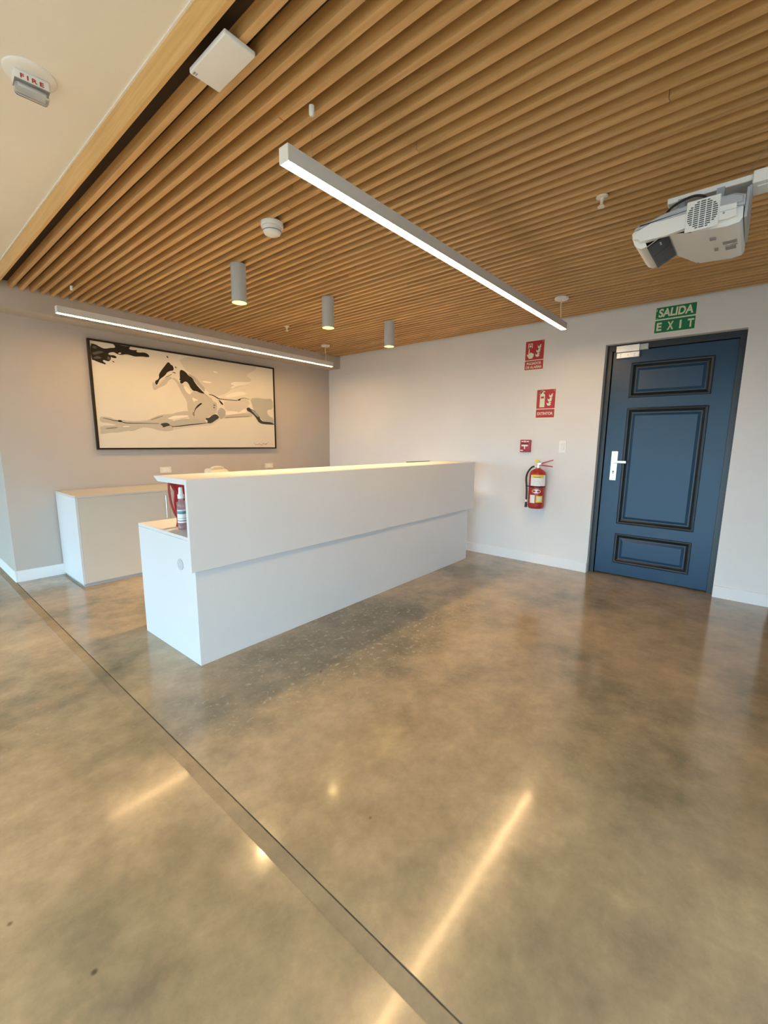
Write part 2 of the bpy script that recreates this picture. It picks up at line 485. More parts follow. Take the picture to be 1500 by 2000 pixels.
# ------------------------------------------------------------------ door_1
door = thing('door_1', (.12, (YD1 + YD2) / 2, 0), 'navy three-panel door in a charcoal frame under the exit sign', 'door', kind='structure')
XF_, XL_ = .075, .10
b = MB()
b.box(XF_, .24, YD1 - .045, YD1, 0, ZD); b.box(XF_, .24, YD2, YD2 + .045, 0, ZD)
b.box(XF_, .24, YD2 + .045, YD1 - .045, ZD - .055, ZD)
b.build('door_frame', 'doorfr', door)
LY0, LY1, LZ0, LZ1 = YD1 - .052, YD2 + .047, .012, ZD - .060
PAN = [(1.747, 2.067), (.530, 1.653), (.130, .432)]
PY0, PY1 = -4.073, -4.706
# leaf: stiles and rails around three openings, raised fields inside
b = MB()
ys = [LY1, PY1 + .012, PY0 - .012, LY0]
zs = [LZ0]
for z0, z1 in PAN[::-1]: zs += [z0 + .012, z1 - .012]
zs.append(LZ1)
b.box(XL_, XL_ + .04, LY1, PY1 + .012, LZ0, LZ1); b.box(XL_, XL_ + .04, PY0 - .012, LY0, LZ0, LZ1)
for k in range(0, len(zs), 2): b.box(XL_, XL_ + .04, PY1 + .012, PY0 - .012, zs[k], zs[k + 1])
leaf = b.build('door_leaf', 'door', door)
for z0, z1 in PAN:
    # raised moulding ring: sloping picture frame
    b = MB()
    prof = [(0, 0), (.004, -.011), (.012, -.013), (.022, -.010), (.030, .004), (.042, .013), (.050, .013)]   # (inset, x offset)
    rings = []
    for ins, dx in prof:
        rings.append([b.bm.verts.new(Vector((XL_ + dx, y, z))) for y, z in ((PY0 - ins, z0 + ins), (PY0 - ins, z1 - ins), (PY1 + ins, z1 - ins), (PY1 + ins, z0 + ins))])
    for A, B_ in zip(rings, rings[1:]):
        for k in range(4): b.bm.faces.new((A[k], A[(k + 1) % 4], B_[(k + 1) % 4], B_[k]))
    b.build('panel_moulding', 'doorfr', leaf)
    b = MB()
    prof = [(.046, .014), (.052, .014), (.074, .004)]
    rings = [[b.bm.verts.new(Vector((XL_ + dx, y, z))) for y, z in ((PY0 - ins, z0 + ins), (PY0 - ins, z1 - ins), (PY1 + ins, z1 - ins), (PY1 + ins, z0 + ins))] for ins, dx in prof]
    for A, B_ in zip(rings, rings[1:]):
        for k in range(4): b.bm.faces.new((A[k], A[(k + 1) % 4], B_[(k + 1) % 4], B_[k]))
    b.bm.faces.new(rings[-1])
    b.build('raised_panel', 'door', leaf)
# lock plate with lever, both satin nickel
plate = MB().box(XL_ - .008, XL_, -4.035, -3.975, .957, 1.242, .004, 2).build('handle_plate', 'chrome', door)
MB().lathe([(.012, 0), (.012, .055)], (XL_ - .06, -4.006, 1.141), 'X', 16).box(XL_ - .066, XL_ - .048, -4.122, -3.996, 1.128, 1.153, .004, 2).build('lever', 'chrome', plate)
MB().lathe([(.009, 0), (.009, .004)], (XL_ - .012, -4.005, 1.045), 'X', 16).box(XL_ - .0095, XL_ - .008, -4.009, -4.001, 1.02, 1.045).build('keyhole', 'print', plate)
for zz in (.975, 1.225):
    MB().lathe([(.005, 0), (.005, .003)], (XL_ - .010, -4.005, zz), 'X', 10).build('screw', 'print', plate)
# magnetic lock at the head
mag = MB().box(XL_ - .055, XL_, -4.138, -3.945, 2.163, 2.222, .002, 1).build('magnetic_lock', 'alu', door)
mag['label'] = 'silver magnetic lock'
MB().box(XL_ - .045, XL_, -4.205, -4.139, 2.170, 2.220, .002, 1).build('lock_end_cover', 'lightgrey', mag)
arm_ = MB().box(XL_ - .045, XL_, -4.138, -3.950, 2.112, 2.160, .002, 1).build('armature_plate', 'alu', mag)
b = MB()
for yy, zz in ((-3.985, 2.145), (-3.985, 2.127), (-4.10, 2.145), (-4.10, 2.127), (-4.045, 2.136)):
    b.lathe([(.004, 0), (.004, .002)], (XL_ - .047, yy, zz), 'X', 8)
b.build('lock_screws', 'print', arm_)['kind'] = 'stuff'

# ================================================================== RECEPTION DESK
DA = math.atan2(.048, 3.167)
desk = thing('reception_desk', (-3.518, -2.705, 0), 'long white reception desk with a raised overhanging front panel', 'desk', rz=DA)
def dbuild(mb, name, mat, par=desk, smooth=False):
    o = mb.build(name, mat, None, smooth); o.parent = par; return o
BW, BD, ZW, ZM, ZT = 3.167, .745, .762, .578, 1.100
dbuild(MB().box(.018, BW - .018, 0, .018, 0, ZM + .10, .001, 1), 'lower_front', 'lam')
dside = dbuild(MB().box(0, .018, 0, BD, 0, ZW - .020, .001, 1), 'end_panel', 'lam')
dbuild(MB().box(BW - .018, BW, 0, BD, 0, ZW - .020, .001, 1), 'end_panel', 'lam')
dbuild(MB().box(0, BW, 0, BD, ZW - .019, ZW, .0015, 1), 'worktop', 'lam')
dbuild(MB().box(-.032, 3.250, -.024, -.001, ZM, ZT - .001, .001, 1), 'upper_front', 'lam')
# top slab with a knife edge towards the clerk
dbuild(MB().prism([(-.032, -.0005, ZT), (-.032, .375, ZT), (-.032, .370, ZT - .006), (-.032, .325, ZT - .030), (-.032, -.0005, ZT - .030)], (3.282, 0, 0)), 'top_slab', 'lam')
dbuild(MB().lathe([(.034, 0), (.034, .003), (.030, .004)], (-.004, .172, .585), 'X', 28, True), 'grommet_cap', 'cap')
# drawer pedestal and modesty back so that the worktop is carried on the clerk's side
dbuild(MB().box(BW - .48, BW - .02, .15, BD - .02, .02, ZW - .020, .001, 1), 'pedestal', 'lamdoor')
dbuild(MB().box(1.55, 1.568, .02, BD - .03, 0, ZW - .020), 'support_panel', 'lam')

# ================================================================== CREDENZA
CX0, CY0, CZ = -3.540, -.620, .822
CX1 = CX0 + 2 * (.797) * 2
cred = thing('credenza', ((CX0 + CX1) / 2, CY0 / 2 - .01, 0), 'low white cabinet standing under the horse painting', 'cabinet')
MB().box(CX0 + .002, CX1 - .002, CY0 + .020, -.016, .028, CZ - .019).build('carcass', 'lamdoor', cred)
MB().box(CX0, CX0 + .019, CY0 + .001, -.015, .026, CZ - .0185, .0008, 1).build('side_panel', 'lam', cred)
MB().box(CX0, CX1, CY0 - .004, -.015, CZ - .018, CZ, .001, 1).build('cabinet_top', 'lamdoor', cred)
MB().box(CX0 + .012, CX1 - .012, CY0 + .012, -.03, 0, .027).build('plinth', 'kick', cred)
dw = .797
for k in range(4):
    a = CX0 + k * dw
    d = MB().box(a + (.020 if k == 0 else .0015), a + dw - .0015, CY0, CY0 + .019, .030, CZ - .020, .0008, 1).build('cabinet_door', 'lamdoor', cred)
    hx = a + dw - .047 if k % 2 == 0 else a + .047
    h = MB()
    h.tube([(hx, CY0 - .030, .545), (hx, CY0 - .030, .765)], .006, 10)
    for zz in (.565, .745): h.tube([(hx, CY0 - .030, zz), (hx, CY0, zz)], .004, 8)
    h.build('bar_handle', 'chrome', d, True)

# ================================================================== PAINTING
PX0, PX1, PZ0, PZ1 = -3.160, -1.021, 1.2066, 2.2723
pic = thing('painting', ((PX0 + PX1) / 2, -.02, PZ0), 'large framed ink painting of a leaping horse on cream canvas', 'painting')
b = MB(); fw = .018
b.box(PX0, PX1, -.040, -.002, PZ0, PZ0 + fw); b.box(PX0, PX1, -.040, -.002, PZ1 - fw, PZ1)
b.box(PX0, PX0 + fw, -.040, -.002, PZ0 + fw, PZ1 - fw); b.box(PX1 - fw, PX1, -.040, -.002, PZ0 + fw, PZ1 - fw)
b.build('picture_frame', 'frame', pic)
canvas = MB().box(PX0 + fw, PX1 - fw, -.0310, -.004, PZ0 + fw, PZ1 - fw).build('canvas', 'canvas', pic)
STROKES = [
 ('wash', [(-2300, 2228), (-1888, 2258), (-1294, 2256), (-1295, 2215), (-1458, 2128), (-1342, 2074), (-1503, 1990), (-1656, 1942), (-1696, 1893), (-1857, 1833), (-1951, 1863), (-2053, 1959), (-2144, 2059), (-2223, 2097)], 0),
 ('cream', [(-1675, 1999), (-1615, 2031), (-1462, 2041), (-1343, 2060), (-1464, 2007), (-1580, 1982), (-1649, 1943), (-1670, 1954), (-1609, 1986)], 0),
 ('cream', [(-1771, 1834), (-1621, 1906), (-1506, 1923), (-1429, 1903), (-1547, 1866), (-1662, 1836)], 0),
 ('cream', [(-2037, 1998), (-1916, 1999), (-1917, 1980), (-1999, 1977)], 0),
 ('cream', [(-1888, 2127), (-1826, 2119), (-1831, 2106), (-1882, 2112)], 0),
 ('beige', [(-2589, 1926), (-2588, 1845), (-2559, 1839), (-2532, 1863), (-2442, 1911), (-2412, 1962), (-2366, 1985), (-2400, 2007), (-2455, 1984), (-2521, 1899), (-2547, 1896), (-2570, 1919)], 0),
 ('beige', [(-2375, 1993), (-2330, 1989), (-2287, 1940), (-2247, 1927), (-2246, 1859), (-2202, 1818), (-2165, 1798), (-2134, 1754), (-2112, 1721), (-2221, 1713), (-2225, 1752), (-2268, 1821), (-2300, 1885), (-2332, 1953), (-2367, 1976)], 0),
 ('pink', [(-2534, 1897), (-2515, 1929), (-2491, 1953), (-2459, 1983), (-2445, 1993), (-2456, 1957), (-2493, 1932), (-2521, 1894)], 0),
 ('beige', [(-2312, 1922), (-2251, 1928), (-2237, 1862), (-2183, 1822), (-2156, 1860), (-2122, 1868), (-2074, 1859), (-2005, 1846), (-1956, 1813), (-1925, 1815), (-1907, 1769), (-1861, 1763), (-1859, 1690), (-1867, 1641), (-1889, 1626), (-1969, 1588), (-2011, 1567), (-2013, 1538), (-2112, 1553), (-2210, 1544), (-2212, 1595), (-2218, 1645), (-2225, 1686), (-2221, 1750), (-2259, 1806), (-2292, 1866)], 0),
 ('cream', [(-2252, 1919), (-2215, 1914), (-2171, 1859), (-2183, 1822), (-2219, 1850), (-2245, 1884)], 0),
 ('cream', [(-2160, 1801), (-2137, 1789), (-2094, 1773), (-2099, 1761), (-2128, 1769), (-2130, 1748), (-2149, 1755)], 0),
 ('beige', [(-2491, 1589), (-2425, 1588), (-2341, 1619), (-2232, 1644), (-2205, 1627), (-2198, 1581), (-2238, 1561), (-2360, 1542), (-2451, 1533), (-2494, 1549)], 0),
 ('cream', [(-2468, 1546), (-2403, 1576), (-2311, 1587), (-2217, 1592), (-2213, 1576), (-2313, 1555), (-2406, 1537)], 0),
 ('wash', [(-2502, 1438), (-2411, 1454), (-2224, 1476), (-2025, 1502), (-1932, 1512), (-1839, 1575), (-1812, 1581), (-1896, 1514), (-1965, 1482), (-2127, 1472), (-2273, 1447), (-2368, 1428), (-2460, 1405), (-2503, 1415)], 0),
 ('beige', [(-3116, 1536), (-3061, 1534), (-3012, 1531), (-2979, 1508), (-2908, 1514), (-2863, 1499), (-2674, 1512), (-2616, 1544), (-2528, 1583), (-2379, 1600), (-2380, 1579), (-2473, 1539), (-2383, 1537), (-2391, 1422), (-2464, 1402), (-2569, 1414), (-2624, 1433), (-2707, 1442), (-2763, 1423), (-2813, 1399), (-2886, 1398), (-2960, 1379), (-3025, 1378), (-3099, 1363), (-3123, 1365), (-3115, 1403), (-3127, 1429), (-3078, 1450), (-3024, 1446), (-2963, 1456), (-3041, 1475), (-3114, 1478)], 0),
 ('cream', [(-2913, 1447), (-2851, 1452), (-2841, 1444), (-2914, 1436)], 0),
 ('grey', [(-2453, 1497), (-2384, 1523), (-2266, 1555), (-2171, 1550), (-2112, 1553), (-2013, 1543), (-2000, 1510), (-2076, 1500), (-2224, 1478), (-2343, 1456), (-2411, 1456), (-2450, 1484)], 0),
 ('grey', [(-1913, 1759), (-1861, 1758), (-1859, 1690), (-1892, 1669), (-1912, 1687)], 0),
 ('lilac', [(-1867, 1646), (-1816, 1703), (-1753, 1677), (-1757, 1598), (-1823, 1580), (-1843, 1604)], 0),
 ('pink', [(-1769, 1786), (-1596, 1799), (-1523, 1825), (-1462, 1830), (-1402, 1797), (-1443, 1725), (-1511, 1705), (-1567, 1659), (-1602, 1673), (-1747, 1675), (-1762, 1715)], 0),
 ('beige', [(-1762, 1618), (-1408, 1668), (-1359, 1644), (-1392, 1615), (-1606, 1605), (-1781, 1576)], 0),
 ('cream', [(-1742, 1665), (-1602, 1673), (-1567, 1657), (-1511, 1699), (-1443, 1714), (-1432, 1683), (-1544, 1650), (-1750, 1618)], 0),
 ('lilac', [(-1854, 1658), (-1813, 1711), (-1747, 1675), (-1757, 1602), (-1827, 1563), (-1841, 1608)], 0),
 ('grey', [(-1400, 1845), (-1285, 1860), (-1155, 1857), (-1055, 1873), (-1048, 1728), (-1151, 1719), (-1137, 1644), (-1044, 1609), (-1043, 1541), (-1168, 1542), (-1245, 1589), (-1295, 1647), (-1356, 1709), (-1372, 1767)], 0),
 ('greymane', [(-2196, 2063), (-2140, 2047), (-2080, 2003), (-2038, 1952), (-2000, 1924), (-2004, 1867), (-2042, 1901), (-2102, 1960), (-2134, 1993), (-2146, 2019), (-2179, 2033)], 0),
 ('dark', [(-3139, 2228), (-3092, 2225), (-3053, 2204), (-3013, 2195), (-2965, 2212), (-2926, 2218), (-2919, 2231), (-2932, 2249), (-2953, 2257), (-2987, 2252), (-3020, 2262), (-2892, 2265), (-2782, 2265), (-2778, 2249), (-2795, 2235), (-2780, 2223), (-2735, 2226), (-2714, 2232), (-2727, 2213), (-2704, 2207), (-2647, 2218), (-2614, 2209), (-2597, 2190), (-2603, 2174), (-2674, 2173), (-2744, 2160), (-2785, 2169), (-2820, 2173), (-2870, 2158), (-2905, 2160), (-2934, 2176), (-2969, 2168), (-2991, 2153), (-2979, 2141), (-2936, 2146), (-2912, 2131), (-2921, 2118), (-2951, 2118), (-2968, 2127), (-2968, 2100), (-2989, 2078), (-3018, 2083), (-3038, 2087), (-3042, 2071), (-3016, 2056), (-3021, 2044), (-3046, 2050), (-3086, 2060), (-3121, 2073), (-3138, 2075)], 0),
 ('dark', [(-2962, 2089), (-2941, 2085), (-2937, 2074), (-2955, 2079)], 0),
 ('dark', [(-2408, 2156), (-2386, 2144), (-2381, 2131), (-2361, 2125), (-2349, 2101), (-2354, 2070), (-2392, 2063), (-2429, 2039), (-2439, 2020), (-2462, 1996), (-2490, 1975), (-2508, 1960), (-2520, 1937), (-2538, 1901), (-2551, 1898), (-2562, 1920), (-2552, 1943), (-2530, 1953), (-2513, 1977), (-2515, 2007), (-2494, 2043), (-2470, 2076), (-2436, 2120)], 0),
 ('dark', [(-2416, 2221), (-2404, 2212), (-2400, 2194), (-2411, 2196), (-2420, 2210)], 0),
 ('dark', [(-2339, 2115), (-2321, 2115), (-2317, 2098), (-2327, 2101)], 0),
 ('dark', [(-2375, 2049), (-2343, 2056), (-2325, 2042), (-2344, 2044)], 0),
 ('dark', [(-2445, 1991), (-2400, 2012), (-2372, 2032)], 0.0056),
 ('dark', [(-2278, 2088), (-2250, 2089), (-2214, 2069), (-2188, 2036), (-2146, 2019), (-2129, 1984), (-2098, 1942), (-2052, 1895), (-2004, 1853), (-2015, 1850), (-2064, 1857), (-2112, 1874), (-2141, 1869), (-2173, 1902), (-2189, 1941), (-2211, 1966), (-2240, 1965), (-2260, 1941), (-2283, 1939), (-2291, 1958), (-2281, 1972), (-2299, 1981), (-2286, 1992), (-2287, 2056)], 0),
 ('dark', [(-2061, 1743), (-2039, 1738), (-2062, 1720), (-2094, 1694), (-2120, 1674), (-2136, 1650), (-2148, 1612), (-2143, 1654), (-2124, 1688), (-2092, 1722)], 0),
 ('shade', [(-2172, 1615), (-2146, 1644), (-2144, 1589), (-2152, 1579)], 0),
 ('dark', [(-2411, 1458), (-2342, 1463), (-2224, 1483), (-2076, 1502), (-1984, 1515)], 0.0102),
 ('ink', [(-2011, 1572), (-1970, 1573), (-1927, 1609), (-1879, 1626), (-1843, 1599), (-1839, 1580), (-1888, 1548), (-1943, 1512), (-1994, 1510), (-1987, 1544), (-2012, 1552)], 0),
 ('dark', [(-1954, 1848), (-1913, 1845), (-1862, 1825), (-1832, 1806), (-1746, 1805)], 0.0111),
 ('dark', [(-1832, 1798), (-1801, 1777), (-1776, 1749), (-1782, 1734), (-1808, 1752), (-1828, 1780)], 0),
 ('dark', [(-2005, 1846), (-1961, 1814)], 0.0056),
 ('dark', [(-1907, 1733), (-1877, 1730), (-1884, 1722), (-1902, 1724)], 0),
 ('dark', [(-1906, 1707), (-1890, 1705), (-1891, 1692), (-1904, 1695)], 0),
 ('dark', [(-3086, 1522), (-3038, 1513), (-2980, 1497), (-2940, 1499), (-2890, 1481), (-2838, 1478), (-2704, 1484), (-2552, 1487)], 0.0074),
 ('dark', [(-2962, 1500), (-2934, 1510), (-2912, 1497), (-2926, 1485), (-2951, 1490)], 0),
 ('shade', [(-3071, 1417), (-3016, 1424), (-2965, 1431)], 0.0124),
 ('ink', [(-2541, 1483), (-2481, 1500), (-2446, 1492), (-2430, 1469), (-2472, 1459), (-2509, 1443), (-2513, 1460)], 0),
 ('dark', [(-2447, 1474), (-2389, 1457)], 0.0062),
 ('shade', [(-2629, 1523), (-2559, 1550), (-2500, 1570)], 0.0099),
 ('dark', [(-1878, 1830), (-1846, 1807), (-1740, 1806), (-1608, 1803), (-1572, 1813), (-1535, 1835), (-1474, 1845), (-1413, 1834)], 0.0072),
 ('dark', [(-1587, 1809), (-1559, 1826), (-1531, 1829), (-1548, 1806)], 0),
 ('ink', [(-1459, 1713), (-1442, 1730), (-1411, 1730), (-1400, 1712), (-1350, 1704), (-1313, 1663), (-1270, 1621), (-1258, 1589), (-1220, 1562), (-1154, 1560), (-1100, 1559), (-1043, 1541), (-1043, 1525), (-1135, 1527), (-1235, 1529), (-1286, 1549), (-1310, 1586), (-1353, 1639), (-1408, 1674), (-1450, 1687)], 0),
 ('shade', [(-1758, 1587), (-1606, 1602), (-1423, 1616)], 0.0077),
 ('wash2', [(-1397, 1705), (-1350, 1698), (-1307, 1652), (-1277, 1615), (-1305, 1622), (-1358, 1668)], 0),
 ('cream', [(-2899, 2174), (-2873, 2182), (-2870, 2171), (-2894, 2165)], 0),
 ('cream', [(-2882, 2257), (-2805, 2258), (-2807, 2251), (-2878, 2252)], 0),
 ('ink2', [(-3131, 2196), (-3098, 2211), (-3079, 2191), (-3108, 2180)], 0),
 ('ink2', [(-3129, 2143), (-3060, 2170), (-3020, 2163), (-3071, 2139), (-3123, 2120)], 0),
 ('ink2', [(-3130, 2092), (-3081, 2122), (-3042, 2098), (-3116, 2085)], 0),
 ('ink2', [(-2997, 2132), (-2971, 2113), (-2975, 2089), (-3004, 2094)], 0),
 ('red', [(-1372, 1286), (-1349, 1273), (-1354, 1250), (-1325, 1265), (-1309, 1255), (-1292, 1272), (-1270, 1260), (-1254, 1250), (-1225, 1279), (-1198, 1261), (-1174, 1280), (-1190, 1250), (-1163, 1284), (-1146, 1290)], 0.0053),
 ('red', [(-1144, 1261), (-1121, 1258)], 0.0037),
 ('red', [(-1104, 1260), (-1066, 1261)], 0.0037),
]

def chaikin(p, closed=True):
    out = []
    n = len(p)
    for k in range(n if closed else n - 1):
        a, c = p[k], p[(k + 1) % n]
        out += [(a[0] * .75 + c[0] * .25, a[1] * .75 + c[1] * .25), (a[0] * .25 + c[0] * .75, a[1] * .25 + c[1] * .75)]
    return out if closed else [p[0]] + out + [p[-1]]
def clampc(x, z):
    return min(max(x, PX0 + fw + .001), PX1 - fw - .001), min(max(z, PZ0 + fw + .001), PZ1 - fw - .001)
NAMES = {'wash': 'pale_wash', 'cream': 'white_highlight', 'beige': 'beige_wash', 'pink': 'rose_wash', 'grey': 'grey_wash', 'lilac': 'lilac_wash',
         'greymane': 'grey_mane', 'dark': 'black_ink', 'ink': 'charcoal_ink', 'ink2': 'grey_streak', 'shade': 'brown_shade', 'wash2': 'soft_grey', 'red': 'signature'}
for k, (nm, pts, w) in enumerate(STROKES):
    yy = -.0312 - k * .00006
    mb = MB()
    P = [(a / 1000, c / 1000) for a, c in pts]
    if w:
        P = chaikin(P, False) if len(P) > 2 else P
        L_, R_ = [], []
        for q in range(len(P)):
            a, c = P[max(q - 1, 0)], P[min(q + 1, len(P) - 1)]
            dx, dz = c[0] - a[0], c[1] - a[1]; l = math.hypot(dx, dz) or 1
            t = q / (len(P) - 1)
            ww = w * .5 * (.45 + .55 * math.sin(math.pi * min(max(t, .08), .92)))
            L_.append((P[q][0] - dz / l * ww, P[q][1] + dx / l * ww)); R_.append((P[q][0] + dz / l * ww, P[q][1] - dx / l * ww))
        rim = [[mb.bm.verts.new(Vector((clampc(*v)[0], yy, clampc(*v)[1]))) for v in side] for side in (L_, R_)]
        for q in range(len(P) - 1):
            mb.bm.faces.new((rim[0][q], rim[0][q + 1], rim[1][q + 1], rim[1][q]))
    else:
        P = chaikin(P)
        mb.ngon([(clampc(*v)[0], yy, clampc(*v)[1]) for v in P])
    mb.build(NAMES[nm], 'redink' if nm == 'red' else nm, canvas)

# ================================================================== PENDANT LIGHT BARS
def bar_light(cy, x0, x1, z0, label, z1=None):
    z1 = z0 if z1 is None else z1
    t = thing('pendant_light_bar', ((x0 + x1) / 2, cy, z0), label, 'light', 'linear pendant lights')
    h = .0535; w = .025
    def zz(x): return z0 + (z1 - z0) * (x - x0) / (x1 - x0)
    # housing: inverted channel, open below
    b = MB()
    sec = [(-w, 0), (-w, h), (w, h), (w, 0), (w - .003, 0), (w - .003, .004), (-w + .003, .004), (-w + .003, 0)]
    b.prism([(x0, cy + a, zz(x0) + c) for a, c in sec], (x1 - x0, 0, z1 - z0))
    b.build('housing', 'barwhite', t)
    for xe, s in ((x0, -1), (x1, 1)):
        MB().box(xe - (.003 if s < 0 else 0), xe + (.003 if s > 0 else 0), cy - w, cy + w, zz(xe), zz(xe) + h).build('end_cap', 'white', t)
    b = MB()
    sec = [(-w + .0032, .0003), (-w + .0032, .0038), (w - .0032, .0038), (w - .0032, .0003)]
    b.prism([(x0 + .001, cy + a, zz(x0) + c) for a, c in sec], (x1 - x0 - .002, 0, z1 - z0))
    b.build('diffuser', 'bar', t)
    xa, xb = -3.430, -.697
    # steel hanger at the left, feed canopy and cord at the right
    hk = MB().lathe([(.010, H - .001), (.010, H - .030), (.005, H - .036)][::-1], (xa, cy, 0), 'Z', 16).build('ceiling_hanger', 'white', t, True)
    MB().tube([(xa, cy, H - .034), (xa, cy, zz(xa) + h - .002)], .0008, 6).build('hanger_wire', 'wire', t)
    MB().lathe([(.052, H - .018), (.056, H - .012), (.056, H - .0012)], (xb, cy, 0), 'Z', 32).build('canopy', 'white', t, True)
    MB().tube(spline([(xb, cy, H - .014), (xb - .004, cy + .002, H - .07), (xb + .006, cy, H - .12), (xb, cy, zz(xb) + h - .003)]), .0042, 8).build('power_cord', 'cord', t, True)
    return t
bar_light(-3.660, -3.560, -.590, 2.284, 'white linear pendant light in front of the desk', 2.293)
bar_light(-.700, -3.548, -.590, 2.298, 'white linear pendant light hung before the painting', 2.277)

# ================================================================== DOWNLIGHTS
def downlight(x, y, z, label, top=H, group='cylinder downlights over the desk', power=SPOT_POWER, tint=(1.0, .66, .32)):
    t = thing('downlight', (x, y, z), label, 'light', group)
    b = MB(); r = .052
    prof = [(r - .004, z + .004), (r - .003, z), (r, z), (r, top - .001)]
    b.lathe(prof + [(.02, top - .001)], (x, y, 0), 'Z', 40, False)
    b.build('tube_housing', 'lightgrey', t, True)
    MB().lathe([(r - .0042, z + .003), (r - .0042, z + .006)], (x, y, 0), 'Z', 40).build('lamp_lens', 'spot', t)
    ld = bpy.data.lights.new('downlight_lamp', 'SPOT')
    ld.energy = power; ld.color = tint; ld.spot_size = math.radians(101); ld.spot_blend = .9
    ld.shadow_soft_size = .03
    lo = bpy.data.objects.new('downlight_lamp', ld); COL.objects.link(lo)
    lo.location = (x, y, z - .004); put(lo, t)
    return t
downlight(-2.810, -2.137, 2.276, 'grey cylinder downlight, the left and nearest of three')
downlight(-1.938, -2.110, 2.281, 'grey cylinder downlight, the middle of three')
downlight(-1.034, -2.046, 2.284, 'grey cylinder downlight, the right one nearest the wall')

# added downlights over the left passage, out of view, brighten floor and ceilings
for yy, nm in ((-1.6, 'far'), (-4.6, 'middle'), (-7.4, 'near')):
    downlight(-6.3, yy, ZC - .25, 'added unseen fill downlight at the %s end of the left passage' % nm if nm != 'middle' else 'added unseen fill downlight half way along the left passage',
              ZC, 'added fill downlights over the left passage', PASSAGE_FILL_POWER, (1.0, .92, .81))

# ================================================================== CEILING DEVICES
t = thing('smoke_detector', (-3.005, -2.814, H - .06), 'white round smoke detector fixed to the slats', 'detector')
MB().lathe([(.060, H - .024), (.063, H - .020), (.063, H - .0013)], (-3.005, -2.814, 0), 'Z', 36).build('mounting_base', 'white', t, True)
MB().lathe([(.036, H - .062), (.046, H - .056), (.052, H - .040), (.053, H - .025)], (-3.005, -2.814, 0), 'Z', 36).build('sensor_head', 'white', t, True)
MB().lathe([(.0515, H - .048), (.0535, H - .044)], (-3.005, -2.814, 0), 'Z', 36, False).build('sensor_slots', 'print', t, True)

def sprinkler(x, y, label):
    t = thing('sprinkler', (x, y, H - .05), label, 'sprinkler', 'ceiling sprinklers')
    MB().lathe([(.022, H - .010), (.028, H - .006), (.028, H - .0013)], (x, y, 0), 'Z', 28).build('escutcheon', 'offw', t, True)
    MB().lathe([(.006, H - .044), (.007, H - .030), (.011, H - .009)], (x, y, 0), 'Z', 16).build('nozzle', 'offw', t, True)
    MB().lathe([(.015, H - .052), (.017, H - .048), (.014, H - .043)], (x, y, 0), 'Z', 20).build('deflector', 'offw', t, True)
sprinkler(-2.122, -4.324, 'white sprinkler head on the slats left of the projector')
sprinkler(-1.581, -1.065, 'small white sprinkler head beside the far pendant light')

t = thing('access_point', (-3.744, -3.585, H - .018), 'flat white rectangular access point beside the timber fascia', 'access point')
MB().box(-3.797, -3.690, -3.697, -3.474, H - .018, H - .0013, .004, 3).build('cover', 'white', t, True)
b = MB(); b.box(-3.790, -3.784, -3.495, -3.482, H - .0185, H - .0182); b.box(-3.781, -3.778, -3.495, -3.482, H - .0185, H - .0182)
b.build('printed_mark', 'print', t)['kind'] = 'stuff'

# fire strobe on the white ceiling
FXc, FYc = -4.088, -2.862
t = thing('fire_strobe', (FXc, FYc, ZC - .07), 'round white ceiling strobe marked FIRE in red', 'alarm')
MB().lathe([(.070, ZC - .012), (.079, ZC - .006), (.080, ZC)], (FXc, FYc, 0), 'Z', 48).build('mounting_plate', 'white', t, True)
rot = Matrix.Translation((FXc, FYc, 0)) @ Matrix.Rotation(math.radians(-4), 4, 'Z')
b = MB(); b.box(-.052, .052, -.026, .028, ZC - .044, ZC - .011, .006, 3, rot); sb = b.build('strobe_body', 'white', t, True)
b = MB(); b.box(-.050, .050, -.022, .026, ZC - .078, ZC - .046, .012, 4, rot); b.build('strobe_lens', 'clear', t, True)
b = MB(); b.box(-.040, .040, -.010, .014, ZC - .060, ZC - .047, .003, 2, rot); b.build('reflector', 'alu', t, True)
b = MB(); b.box(-.051, .051, -.0268, .0285, ZC - .0465, ZC - .0440, 0, 1, rot); b.build('lens_gasket', 'print', t)
def fr(u, w, d): return rot @ Vector((-.034 + .068 * u, -.0262 - d, ZC - .0385 + .014 * w))
text_mesh('lettering', 'F I R E', 'signred', 0, 0, 0, 0, 0, sb, .03, frame=fr)

# ================================================================== WALL SIGNS (on the right wall, facing the room)
def poly_on_wall(pts, x, mat, name, parent, y0, z0, sc=1.0, th=.0006):
    """pts in sign units: u to the viewer's right, v up"""
    b = MB()
    for p in pts: b.prism([(x, y0 - u * sc, z0 + v * sc) for u, v in p], (-th, 0, 0))
    return b.build(name, mat, parent)
def rrect(u0, u1, v0, v1, r=.004, n=4):
    out = []
    for cx, cy, a in ((u1 - r, v1 - r, 0), (u0 + r, v1 - r, 90), (u0 + r, v0 + r, 180), (u1 - r, v0 + r, 270)):
        for k in range(n + 1):
            t_ = math.radians(a + 90 * k / n); out.append((cx + r * math.cos(t_), cy + r * math.sin(t_)))
    return out
FLAME = [[(0, .10), (.10, .04), (.30, .02), (.48, .10), (.40, .22), (.52, .30), (.30, .36), (.18, .30), (.22, .22), (.06, .22), (-.06, .30)],
         [(.08, .44), (.20, .36), (.40, .38), (.56, .46), (.50, .56), (.62, .64), (.40, .68), (.26, .60), (.30, .54), (.14, .54), (.02, .62)],
         [(.22, .76), (.34, .68), (.52, .70), (.64, .80), (.60, .92), (.70, 1.02), (.50, .98), (.42, .90), (.44, .86), (.28, .86), (.20, 1.0)]]
